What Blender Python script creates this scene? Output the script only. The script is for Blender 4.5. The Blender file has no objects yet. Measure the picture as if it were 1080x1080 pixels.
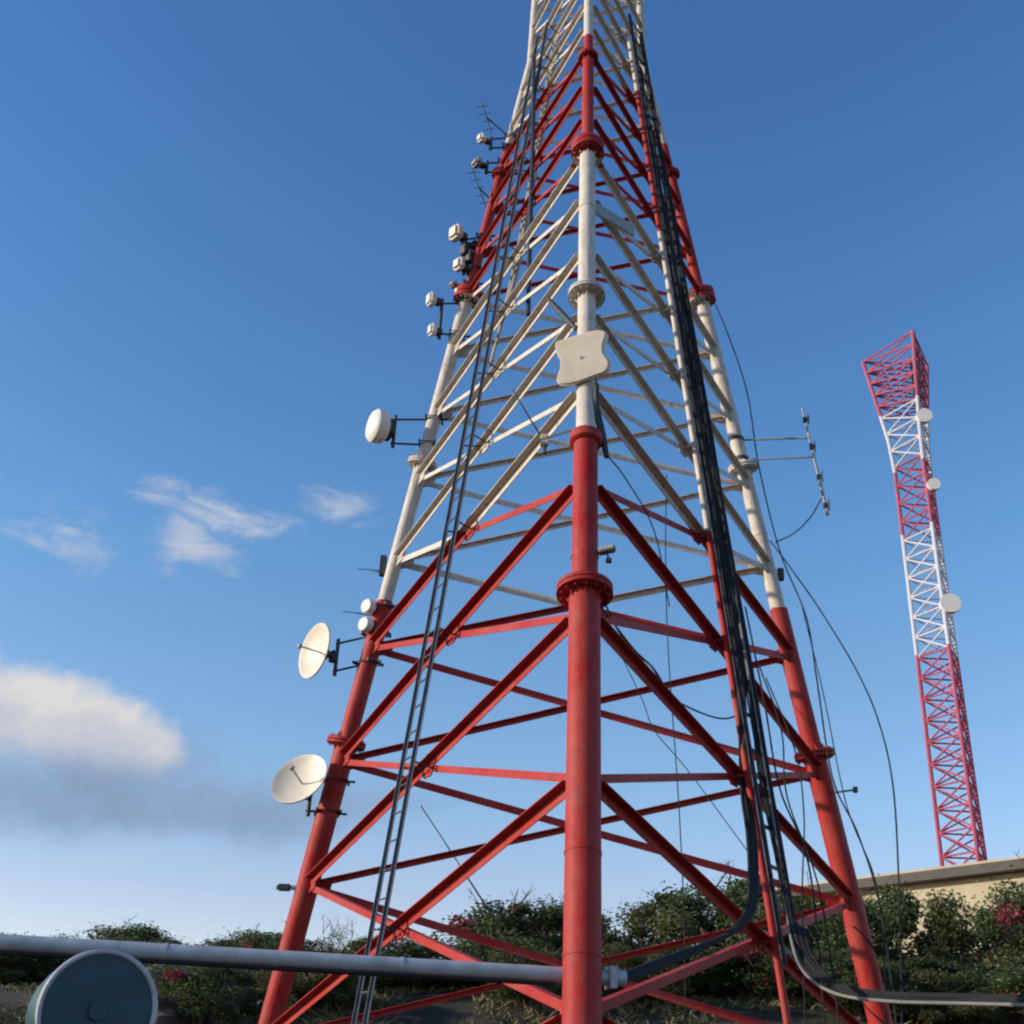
import bpy, bmesh, math, random
from mathutils import Vector, Matrix, noise
rnd = random.Random(11)
R = math.radians
sc = bpy.context.scene
col = sc.collection

# ---------------------------------------------------------------- camera model
F, CY, PITCH, ROLL = 1240.0, 542.8, R(26.52), R(-2.36)
S, CZ = 1.5, 1.6
CX0, PHI, R0, TAP = .665, R(-3.27), 3.338, .2235
_c, _s, _cr, _sr = math.cos(PITCH), math.sin(PITCH), math.cos(ROLL), math.sin(ROLL)
FWD = Vector((0, _c, _s)); UP0 = Vector((0, -_s, _c)); RT0 = Vector((1, 0, 0))
RT = RT0*_cr - UP0*_sr
UP = RT0*_sr + UP0*_cr
CAM = Vector((0, 0, CZ))

def ray(px, py):
    return (FWD*F + RT*(px-540) + UP*(CY-py)).normalized()
def at(px, py, Y):
    d = ray(px, py); return CAM + d*(Y/d.y)
def at_z(px, py, z):
    d = ray(px, py); return CAM + d*((z-CZ)/d.z)

cd = bpy.data.cameras.new('camera'); cam = bpy.data.objects.new('camera', cd); col.objects.link(cam)
m = Matrix((RT, UP, -FWD)).transposed().to_4x4(); m.translation = CAM
cam.matrix_world = m
cd.sensor_width = 36; cd.lens = F/1080*36; cd.shift_y = (CY-540)/1080
cd.clip_start = .1; cd.clip_end = 5000
sc.camera = cam
sc.cycles.filter_width = 2.2

# ---------------------------------------------------------------- materials
def new_mat(name):
    mt = bpy.data.materials.new(name); mt.use_nodes = True
    nt = mt.node_tree; b = nt.nodes['Principled BSDF']; return mt, nt, b
def N(nt, t, **kw):
    n = nt.nodes.new(t)
    for k, v in kw.items(): setattr(n, k, v)
    return n
def lk(nt, a, b): nt.links.new(a, b)
def ramp(nt, stops, interp='LINEAR'):
    r = N(nt, 'ShaderNodeValToRGB'); cr = r.color_ramp; cr.interpolation = interp
    while len(cr.elements) > 1: cr.elements.remove(cr.elements[-1])
    cr.elements[0].position = stops[0][0]; cr.elements[0].color = (*stops[0][1], 1)
    for p, c in stops[1:]:
        e = cr.elements.new(p); e.color = (*c, 1)
    return r
def mix(nt, fac, a, b, mode='MIX'):
    n = N(nt, 'ShaderNodeMix', data_type='RGBA', blend_type=mode)
    for sock, v in ((n.inputs[0], fac), (n.inputs[6], a), (n.inputs[7], b)):
        if isinstance(v, (int, float)): sock.default_value = v
        elif isinstance(v, tuple): sock.default_value = (*v, 1)
        else: lk(nt, v, sock)
    return n.outputs[2]
def noise_tex(nt, scale, detail=4, rough=.55, vec=None):
    n = N(nt, 'ShaderNodeTexNoise'); n.inputs['Scale'].default_value = scale
    n.inputs['Detail'].default_value = detail; n.inputs['Roughness'].default_value = rough
    if vec is not None: lk(nt, vec, n.inputs['Vector'])
    return n
def bump(nt, b, h, strength=.2, dist=.01):
    bn = N(nt, 'ShaderNodeBump'); bn.inputs['Strength'].default_value = strength
    bn.inputs['Distance'].default_value = dist; lk(nt, h, bn.inputs['Height']); lk(nt, bn.outputs[0], b.inputs['Normal'])
def basic(name, c, rough=.6, metal=0, var=.25, scale=6, c2=None):
    mt, nt, b = new_mat(name)
    geo = N(nt, 'ShaderNodeNewGeometry')
    n = noise_tex(nt, scale, 5, .6, geo.outputs['Position'])
    c2 = c2 or tuple(x*(1-var) for x in c)
    rp = ramp(nt, [(.3, c2), (.65, c)]); lk(nt, n.outputs[0], rp.inputs[0])
    lk(nt, rp.outputs[0], b.inputs['Base Color'])
    b.inputs['Roughness'].default_value = rough; b.inputs['Metallic'].default_value = metal
    n2 = noise_tex(nt, scale*12, 3, .6, geo.outputs['Position'])
    bump(nt, b, n2.outputs[0], .15, .004)
    return mt

def zw(u): return S*u+CZ
RED = (.36, .010, .010); WHT = (.60, .56, .49)
def paint():
    mt, nt, b = new_mat('tower_paint')
    geo = N(nt, 'ShaderNodeNewGeometry')
    sx = N(nt, 'ShaderNodeSeparateXYZ'); lk(nt, geo.outputs['Position'], sx.inputs[0])
    mp = N(nt, 'ShaderNodeMapRange'); mp.inputs[1].default_value = 0; mp.inputs[2].default_value = 30
    lk(nt, sx.outputs[2], mp.inputs[0])
    bands = [(0, RED), (zw(4.544)/30, WHT), (zw(8.027)/30, RED), (zw(10.165)/30, WHT), (zw(12.6)/30, RED), (zw(15.5)/30, WHT)]
    rp = ramp(nt, bands, 'CONSTANT'); lk(nt, mp.outputs[0], rp.inputs[0])
    # weathering: faded patches, vertical grime streaks, small rust spots
    map_ = N(nt, 'ShaderNodeMapping'); map_.inputs['Scale'].default_value = (9, 9, .8)
    lk(nt, geo.outputs['Position'], map_.inputs[0])
    st = noise_tex(nt, 1.6, 6, .65, map_.outputs[0])
    big = noise_tex(nt, 1.3, 4, .6, geo.outputs['Position'])
    f1 = ramp(nt, [(.35, (.0,)*3), (.75, (.45,)*3)]); lk(nt, big.outputs[0], f1.inputs[0])
    fade = mix(nt, f1.outputs[0], rp.outputs[0], mix(nt, .26, rp.outputs[0], (.60, .40, .34)))
    f2 = ramp(nt, [(.48, (0,)*3), (.74, (.65,)*3)]); lk(nt, st.outputs[0], f2.inputs[0])
    grime = mix(nt, f2.outputs[0], fade, mix(nt, .7, fade, (.16, .11, .07)))
    ru = noise_tex(nt, 26, 4, .7, geo.outputs['Position'])
    f3 = ramp(nt, [(.66, (0,)*3), (.72, (.85,)*3)]); lk(nt, ru.outputs[0], f3.inputs[0])
    mo = noise_tex(nt, 9, 6, .7, geo.outputs['Position'])
    f4 = ramp(nt, [(.3, (.80,)*3), (.7, (1.08,)*3)]); lk(nt, mo.outputs[0], f4.inputs[0])
    grime = mix(nt, 1.0, grime, f4.outputs[0], 'MULTIPLY')
    m5 = N(nt, 'ShaderNodeMapping'); m5.inputs['Scale'].default_value = (22, 22, 1.1); lk(nt, geo.outputs['Position'], m5.inputs[0])
    s5 = noise_tex(nt, 1.0, 5, .6, m5.outputs[0]); f5 = ramp(nt, [(.60, (0,)*3), (.75, (.5,)*3)]); lk(nt, s5.outputs[0], f5.inputs[0])
    grime = mix(nt, f5.outputs[0], grime, (.15, .07, .04))
    out = mix(nt, f3.outputs[0], grime, (.13, .05, .025))
    lk(nt, out, b.inputs['Base Color']); b.inputs['Specular IOR Level'].default_value = .22
    rr = N(nt, 'ShaderNodeMapRange'); rr.inputs[3].default_value = .48; rr.inputs[4].default_value = .7
    lk(nt, st.outputs[0], rr.inputs[0]); lk(nt, rr.outputs[0], b.inputs['Roughness'])
    n2 = noise_tex(nt, 60, 3, .6, geo.outputs['Position']); bump(nt, b, n2.outputs[0], .12, .004)
    return mt
M = {}
M['paint'] = paint()
M['galv'] = basic('galvanised_steel', (.46, .48, .50), .55, .25, .35, 5)
M['dark_steel'] = basic('dark_steel', (.055, .065, .08), .5, .4, .4, 8)
M['ladder_steel'] = basic('ladder_steel', (.095, .115, .15), .5, .4, .35, 7)
M['bracket'] = basic('bracket_steel', (.05, .06, .06), .55, .3, .4, 20)
M['rubber'] = basic('black_cable_sheath', (.009, .010, .013), .85, 0, .4, 3, (.004, .005, .006))
M['grey_cable'] = basic('grey_cable_sheath', (.20, .20, .19), .5, 0, .3, 3)
M['beige_cable'] = basic('beige_waveguide', (.42, .37, .30), .5, 0, .3, 3)
M['cream'] = basic('cream_radome', (.70, .64, .52), .5, 0, .16, 4)
M['white'] = basic('white_plastic', (.74, .72, .68), .45, 0, .14, 5)
M['greyplastic'] = basic('grey_housing', (.30, .31, .29), .5, 0, .25, 10)
M['brown'] = basic('brown_housing', (.22, .14, .09), .55, 0, .3, 10)
M['teal'] = basic('teal_paint', (.008, .065, .08), .5, 0, .4, 4)
M['concrete'] = basic('concrete', (.34, .32, .29), .9, 0, .35, 3)
M['bark'] = basic('bark', (.11, .08, .055), .95, 0, .5, 6)
M['rock'] = basic('rock', (.12, .105, .095), .95, 0, .65, 2.2, (.03, .028, .024))
M['wall'] = basic('beige_render', (.42, .37, .26), .9, 0, .2, .7)
M['fascia'] = basic('dark_fascia', (.05, .045, .04), .7, 0, .4, 3)
M['glass'] = basic('window_glass', (.03, .04, .05), .12, 0, .3, 1)
M['mag'] = basic('far_tower_hazed_red_paint', (.40, .075, .13), .7, 0, .2, .5)  # red paint shifted to magenta, atmospheric haze put into the colour
M['farwhite'] = basic('far_tower_hazed_white_paint', (.55, .56, .62), .7, 0, .12, .5)  # white paint with the bluish distance haze mixed into its colour
M['lens'] = basic('lamp_lens', (.25, .30, .28), .2, 0, .2, 10)

def leafmat(name, a, b_, c):
    mt, nt, b = new_mat(name)
    geo = N(nt, 'ShaderNodeNewGeometry')
    oi = N(nt, 'ShaderNodeObjectInfo')
    big = noise_tex(nt, .9, 3, .6, geo.outputs['Position'])
    ad = N(nt, 'ShaderNodeMath', operation='ADD'); lk(nt, geo.outputs['Random Per Island'], ad.inputs[0]); lk(nt, big.outputs[0], ad.inputs[1])
    ml = N(nt, 'ShaderNodeMath', operation='MULTIPLY'); lk(nt, ad.outputs[0], ml.inputs[0]); ml.inputs[1].default_value = .55
    rp = ramp(nt, [(.15, a), (.5, b_), (.85, c)]); lk(nt, ml.outputs[0], rp.inputs[0])
    lk(nt, rp.outputs[0], b.inputs['Base Color']); b.inputs['Roughness'].default_value = .6
    tr = N(nt, 'ShaderNodeBsdfTranslucent'); lk(nt, rp.outputs[0], tr.inputs[0])
    ms = N(nt, 'ShaderNodeMixShader'); ms.inputs[0].default_value = .3
    lk(nt, b.outputs[0], ms.inputs[1]); lk(nt, tr.outputs[0], ms.inputs[2])
    lk(nt, ms.outputs[0], nt.nodes['Material Output'].inputs[0])
    return mt
M['leaf'] = leafmat('dark_green_leaves', (.020, .045, .014), (.052, .090, .026), (.13, .15, .045))
M['leaf2'] = leafmat('olive_leaves', (.034, .050, .016), (.090, .105, .032), (.17, .155, .05))
M['flower'] = leafmat('red_bracts', (.10, .008, .015), (.30, .02, .05), (.42, .06, .10))

# ---------------------------------------------------------------- mesh helpers
def build(name, bm, mats, parent=None, smooth=False):
    me = bpy.data.meshes.new(name)
    bm.normal_update()
    bm.to_mesh(me); bm.free()
    for mt in (mats if isinstance(mats, (list, tuple)) else [mats]): me.materials.append(mt)
    if smooth:
        for p in me.polygons: p.use_smooth = True
        try: me.set_sharp_from_angle(angle=R(40))
        except Exception: pass
    o = bpy.data.objects.new(name, me); col.objects.link(o)
    if parent: o.parent = parent
    return o
def thing(name, label, cat, loc=(0, 0, 0), group=None):
    o = bpy.data.objects.new(name, None); col.objects.link(o); o.location = loc
    o.empty_display_size = .2
    o['label'] = label; o['category'] = cat
    if group: o['group'] = group
    return o
def tag(o, label, cat, group=None):
    o['label'] = label; o['category'] = cat
    if group: o['group'] = group
    return o
def local(parent, o):
    """mesh was modelled in world space: shift it into its parent's space (parents are unrotated)"""
    o.matrix_parent_inverse = Matrix.Identity(4)
    o.data.transform(Matrix.Translation(-parent.location)) if parent else None
    return o
def part(name, bm, mats, parent, smooth=False, root=None):
    o = build(name, bm, mats, parent, smooth)
    base = root if root is not None else parent
    o.data.transform(Matrix.Translation(-base.location))
    return o

def frame(d):
    d = d.normalized()
    a = Vector((0, 0, 1)) if abs(d.z) < .95 else Vector((1, 0, 0))
    x = d.cross(a).normalized(); return x, d.cross(x).normalized()
def tube(bm, pts, r, seg=10, cap=True):
    pts = [Vector(p) for p in pts]; n = len(pts)
    rs = r if isinstance(r, (list, tuple)) else [r]*n
    rings = []; px = None
    for i, p in enumerate(pts):
        d = (pts[min(i+1, n-1)]-pts[max(i-1, 0)]).normalized()
        if px is None: x, y = frame(d)
        else:
            x = (px - d*px.dot(d)).normalized(); y = d.cross(x)
        px = x
        rings.append([bm.verts.new(p + (x*math.cos(2*math.pi*k/seg)+y*math.sin(2*math.pi*k/seg))*rs[i]) for k in range(seg)])
    for a, b in zip(rings, rings[1:]):
        for k in range(seg): bm.faces.new((a[k], a[(k+1) % seg], b[(k+1) % seg], b[k]))
    if cap: bm.faces.new(rings[0][::-1]); bm.faces.new(rings[-1])
def spline(pts, per=8):
    P = [Vector(p) for p in pts]; P = [P[0]*2-P[1]]+P+[P[-1]*2-P[-2]]; out = []
    for i in range(1, len(P)-2):
        for k in range(per):
            t = k/per; a, b, c, d = P[i-1:i+3]
            out.append(.5*((2*b)+(c-a)*t+(2*a-5*b+4*c-d)*t*t+(3*b-a-3*c+d)*t**3))
    out.append(P[-2]); return out
def box(bm, c, ax, ay, az):
    """box from centre and three half-axis vectors"""
    c = Vector(c); vs = []
    for i in (-1, 1):
        for j in (-1, 1):
            for k in (-1, 1): vs.append(bm.verts.new(c+ax*i+ay*j+az*k))
    q = [(0, 1, 3, 2), (4, 6, 7, 5), (0, 4, 5, 1), (2, 3, 7, 6), (0, 2, 6, 4), (1, 5, 7, 3)]
    fl = ax.cross(ay).dot(az) < 0
    for f in q:
        f = [vs[i] for i in f]
        bm.faces.new(f if not fl else f[::-1])
def bevbox(bm, c, ax, ay, az, w=.01):
    b2 = bmesh.new(); box(b2, c, ax, ay, az)
    bmesh.ops.bevel(b2, geom=b2.edges[:], offset=w, segments=2, affect='EDGES')
    me = bpy.data.meshes.new('tmp'); b2.to_mesh(me); b2.free(); bm.from_mesh(me); bpy.data.meshes.remove(me)
def prism(bm, poly, d):
    """poly: list of world points, extruded by d"""
    a = [bm.verts.new(p) for p in poly]; b = [bm.verts.new(Vector(p)+d) for p in poly]
    n = len(a); bm.faces.new(a[::-1]); bm.faces.new(b)
    for i in range(n): bm.faces.new((a[i], a[(i+1) % n], b[(i+1) % n], b[i]))
    bmesh.ops.recalc_face_normals(bm, faces=bm.faces)
def Lsec(bm, p, q, nrm, w, t, up=1, side=1):
    """steel angle from p to q: one leg lies in the face plane, the other stands out along nrm at the upper edge"""
    p, q, nrm = Vector(p), Vector(q), Vector(nrm); d = (q-p).normalized()
    v = d.cross(nrm).normalized()
    if v.z*up < 0: v = -v
    n = (nrm-d*nrm.dot(d)).normalized()*side
    prof = [(-w/2, 0), (w/2, 0), (w/2, w), (w/2-t, w), (w/2-t, t), (-w/2, t)]
    prism(bm, [p+v*a+n*b for a, b in prof], q-p)

# ---------------------------------------------------------------- sun and sky
SAZ, SEL = R(-98), R(17)          # azimuth from +Y towards +X
to_sun = Vector((math.sin(SAZ)*math.cos(SEL), math.cos(SAZ)*math.cos(SEL), math.sin(SEL)))
sd = bpy.data.lights.new('sun', 'SUN'); sd.energy = 5.0; sd.angle = R(.6); sd.color = (1, .86, .68)
so = bpy.data.objects.new('sun', sd); col.objects.link(so)
so.rotation_euler = to_sun.to_track_quat('Z', 'Y').to_euler()
W = bpy.data.worlds.new('World'); sc.world = W; W.use_nodes = True
nt = W.node_tree; bg = nt.nodes['Background']; bg.inputs[1].default_value = .105
sky = N(nt, 'ShaderNodeTexSky', sky_type='NISHITA'); sky.sun_disc = False
sky.sun_elevation = SEL; sky.sun_rotation = SAZ % (2*math.pi)
sky.air_density = 1.0; sky.dust_density = .35; sky.ozone_density = 2.2
# soft clouds as part of the sky, placed by azimuth and elevation
tc = N(nt, 'ShaderNodeTexCoord'); gen = tc.outputs['Generated']
def mth(op, a, b=None, c=None, clamp=False):
    n = N(nt, 'ShaderNodeMath', operation=op, use_clamp=clamp)
    for i, v in enumerate((a, b, c)):
        if v is None: continue
        if isinstance(v, (int, float)): n.inputs[i].default_value = v
        else: lk(nt, v, n.inputs[i])
    return n.outputs[0]
sxyz = N(nt, 'ShaderNodeSeparateXYZ'); lk(nt, gen, sxyz.inputs[0])
az = mth('ARCTAN2', sxyz.outputs[0], sxyz.outputs[1]); el = mth('ARCSINE', sxyz.outputs[2])
wv = noise_tex(nt, 5.0, 5, .6, gen); wx = mth('SUBTRACT', wv.outputs[0], .5)
wv2 = noise_tex(nt, 5.0, 5, .6); mpn = N(nt, 'ShaderNodeMapping'); mpn.inputs['Location'].default_value = (7, 3, 1)
lk(nt, gen, mpn.inputs[0]); lk(nt, mpn.outputs[0], wv2.inputs['Vector']); wy = mth('SUBTRACT', wv2.outputs[0], .5)
def azel(px, py):
    d = ray(px, py); return math.atan2(d.x, d.y), math.asin(d.z)
def blob(px, py, rx, ry, warp=.6, soft=.5, power=1.0):
    a0, e0 = azel(px, py); ra, re = rx/F, ry/F
    dx = mth('DIVIDE', mth('ADD', mth('SUBTRACT', az, a0), mth('MULTIPLY', wx, warp*ra)), ra)
    dy = mth('DIVIDE', mth('ADD', mth('SUBTRACT', el, e0), mth('MULTIPLY', wy, warp*re*2)), re)
    r = mth('SQRT', mth('ADD', mth('MULTIPLY', dx, dx), mth('MULTIPLY', dy, dy)))
    mr = N(nt, 'ShaderNodeMapRange', interpolation_type='SMOOTHSTEP'); lk(nt, r, mr.inputs[0])
    mr.inputs[1].default_value = 1; mr.inputs[2].default_value = 1-soft; mr.inputs[3].default_value = 0; mr.inputs[4].default_value = power
    return mr.outputs[0]
def union(L):
    o = L[0]
    for x in L[1:]: o = mth('MAXIMUM', o, x)
    return o
wsp = N(nt, 'ShaderNodeMapping'); wsp.inputs['Scale'].default_value = (1, 1, 2.2); lk(nt, gen, wsp.inputs[0])
wn = noise_tex(nt, 11, 8, .62, wsp.outputs[0]); wr = ramp(nt, [(.40, (0,)*3), (.78, (1,)*3)]); lk(nt, wn.outputs[0], wr.inputs[0])
wisps = union([blob(200, 590, 75, 42, 1.8, 1.0, .95), blob(155, 528, 50, 28, 1.8, 1, .7), blob(325, 535, 60, 42, 1.8, 1, .4),
               blob(250, 555, 150, 44, 1.2, 1, .8), blob(340, 535, 120, 40, 1.2, 1, .62), blob(170, 530, 70, 34, 1.2, 1, .8), blob(60, 560, 120, 60, 1.5, 1, .6), blob(230, 925, 60, 16, 1, 1, .45), blob(165, 942, 60, 12, 1, 1, .5),
               blob(600, 700, 1500, 40, 1, 1, .10), blob(1150, 890, 500, 60, 1.5, 1, .25), blob(1900, 600, 500, 160, 1.5, 1, .6)])
sm = N(nt, 'ShaderNodeMapping'); sm.inputs['Rotation'].default_value = (R(20), R(-28), 0); sm.inputs['Scale'].default_value = (1.0, 1.0, 3.2); lk(nt, gen, sm.inputs[0])
sn = noise_tex(nt, 13, 9, .64, sm.outputs[0]); sn.inputs['Distortion'].default_value = .5
ws = N(nt, 'ShaderNodeMapRange', interpolation_type='SMOOTHSTEP'); ws.inputs[1].default_value = .34; ws.inputs[2].default_value = 1.15
lk(nt, mth('ADD', mth('MULTIPLY', wisps, .75), mth('MULTIPLY', mth('SUBTRACT', sn.outputs[0], .42), 2.0)), ws.inputs[0])
wf = mth('MULTIPLY', ws.outputs[0], mth('MULTIPLY', wisps, 1.6, clamp=True), clamp=True)
bank = union([blob(220, 850, 240, 58, 1.2, .8, 1), blob(130, 800, 150, 80, 1.0, .8, 1), blob(60, 830, 260, 70, 1.2, .9, .85), blob(-300, 780, 300, 120, 1.2, .8, .9),
              blob(380, 850, 150, 26, 1.4, 1, .5)])
bn_ = noise_tex(nt, 9, 7, .6, gen); br = ramp(nt, [(.25, (.55,)*3), (.55, (1,)*3)]); lk(nt, bn_.outputs[0], br.inputs[0])
bank = mth('MULTIPLY', bank, br.outputs[0])
cn = noise_tex(nt, 15, 9, .58, gen)
def lump(px, py, rx, ry):
    a0, e0 = azel(px, py)
    dx = mth('DIVIDE', mth('SUBTRACT', az, a0), rx/F); dy = mth('DIVIDE', mth('SUBTRACT', el, e0), ry/F)
    return mth('SUBTRACT', 1.0, mth('SQRT', mth('ADD', mth('MULTIPLY', dx, dx), mth('MULTIPLY', dy, dy))))
lf = union([lump(158, 796, 66, 52), lump(100, 785, 80, 66), lump(10, 775, 120, 84), lump(-170, 740, 220, 110)])
lf = mth('ADD', lf, mth('MULTIPLY', mth('SUBTRACT', cn.outputs[0], .5), 1.5))
lm = N(nt, 'ShaderNodeMapRange', interpolation_type='SMOOTHSTEP'); lk(nt, lf, lm.inputs[0]); lm.inputs[1].default_value = .12; lm.inputs[2].default_value = .62
low = N(nt, 'ShaderNodeMapRange', interpolation_type='SMOOTHSTEP'); lk(nt, el, low.inputs[0]); low.inputs[1].default_value = azel(150, 835)[1]; low.inputs[2].default_value = azel(150, 790)[1]
puff_ = mth('MULTIPLY', lm.outputs[0], low.outputs[0])
puff = union([blob(150, 782, 56, 46, .9, .75), blob(115, 765, 60, 58, .9, .7), blob(190, 790, 42, 28, 1.2, .9, .7), blob(40, 770, 90, 66, 1.0, .5), blob(-160, 740, 180, 90, 1.0, .5)])
pd = noise_tex(nt, 16, 6, .6, gen)
e_top = azel(150, 742)[1]; e_bot = azel(150, 812)[1]
sh = N(nt, 'ShaderNodeMapRange'); lk(nt, mth('ADD', el, mth('MULTIPLY', mth('SUBTRACT', pd.outputs[0], .5), .10)), sh.inputs[0])
sh.inputs[1].default_value = e_bot; sh.inputs[2].default_value = e_top
pcol = mix(nt, sh.outputs[0], (4.0, 4.6, 5.9), (6.9, 6.7, 6.7))
erp = ramp(nt, [(0, (.60, .50, .52)), (.094, (.49, .42, .455)), (.138, (.43, .455, .49)), (.2156, (.37, .455, .515)), (.28, (.325, .46, .545)), (.342, (.285, .43, .545)), (.503, (.24, .39, .55)), (1, (.24, .39, .55))])
lk(nt, mth('DIVIDE', el, math.pi/2), erp.inputs[0])
tnt = mix(nt, 1.0, sky.outputs[0], erp.outputs[0], 'MULTIPLY')
vm = N(nt, 'ShaderNodeVectorMath', operation='SCALE'); lk(nt, tnt, vm.inputs[0]); vm.inputs['Scale'].default_value = 3.85
c0 = vm.outputs[0]
c1 = mix(nt, wf, c0, (5.2, 5.6, 6.6))
c2 = mix(nt, mth('MULTIPLY', bank, 1.0), c1, (2.35, 3.25, 4.9))
c3 = mix(nt, puff_, c2, pcol)
lk(nt, c3, bg.inputs[0])

sc.view_settings.view_transform = 'Standard'; sc.view_settings.look = 'None'; sc.view_settings.exposure = 0

# ---------------------------------------------------------------- terrain
def gh(x, y):
    t = min(max((y-18.5)/10, 0), 1); t = t*t*(3-2*t)
    far = min(max((y-60)/300, 0), 1)
    h = t*(3.75+.6*noise.noise(Vector((x*.07, y*.05, 3)))) + far*3
    rough = .12+.35*t
    return h + rough*noise.noise(Vector((x*.35, y*.35, 0)))*min(1, t+.25) - .0*far
bm = bmesh.new()
def lin(a, b, n): return [a+(b-a)*i/n for i in range(n+1)]
xs = [-1500, -700, -300, -140] + lin(-80, 80, 110) + [140, 300, 700, 1500]
ys = [-900, -300, -100, -40, -20, -10] + lin(-4, 66, 90) + [80, 110, 160, 260, 450, 900, 2500]
g = [[bm.verts.new((x, y, gh(x, y) if abs(y) < 500 else gh(x, 449))) for x in xs] for y in ys]
for i in range(len(ys)-1):
    for j in range(len(xs)-1): bm.faces.new((g[i][j], g[i][j+1], g[i+1][j+1], g[i+1][j]))
gm, gnt, gb = new_mat('dry_ground')
geo = N(gnt, 'ShaderNodeNewGeometry')
n1 = noise_tex(gnt, .35, 6, .65, geo.outputs['Position']); n2 = noise_tex(gnt, 5, 6, .7, geo.outputs['Position'])
ra = ramp(gnt, [(.35, (.018, .022, .010)), (.55, (.055, .045, .026)), (.72, (.22, .16, .09))]); lk(gnt, n1.outputs[0], ra.inputs[0])
rb = ramp(gnt, [(.3, (.35,)*3), (.7, (1.0,)*3)]); lk(gnt, n2.outputs[0], rb.inputs[0])
lk(gnt, mix(gnt, 1.0, ra.outputs[0], rb.outputs[0], 'MULTIPLY'), gb.inputs['Base Color']); gb.inputs['Roughness'].default_value = .95
bump(gnt, gb, n2.outputs[0], .8, .08)
o = build('ground', bm, gm, smooth=True); o['kind'] = 'structure'

# ---------------------------------------------------------------- the main tower
KINK = 11.4
def rad(u): return R0-TAP*u if u < KINK else (R0-TAP*KINK)-.03*(u-KINK)
ANG = {'N': R(-90)+PHI, 'L': R(150)+PHI, 'R': R(30)+PHI}
def leg_pt(k, u):
    a = ANG[k]; r = rad(u)
    return Vector((S*(CX0+r*math.cos(a)), S*(10+r*math.sin(a)), zw(u)))
def ctr(u): return Vector((S*CX0, S*10, zw(u)))
UB = -CZ/S                     # ground level in tower units
base = Vector((S*CX0, S*10, 0))
tower = thing('lattice_tower', 'tall three-legged lattice tower of steel pipes painted in red and white bands', 'tower', base)
def tpart(name, bm, mat=None, parent=None, smooth=False):
    o = build(name, bm, mat or M['paint'], parent or tower, smooth)
    o.data.transform(Matrix.Translation(-base)); return o
def leg_r(u):
    if u < 3.115: return .160
    if u < 4.56: return .137
    if u < 8.15: return .112
    if u < 9.75: return .088
    return .075
nodes = [-.95, .42, 1.76, 2.93, 4.07, 4.99, 5.9, 6.675, 7.44, 8.1, 8.72, 9.3, 9.85, 10.4, 10.9, 11.4]
sections = [UB+.22, 3.115, 4.56, 8.15, 9.75, KINK, 17.0]
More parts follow.
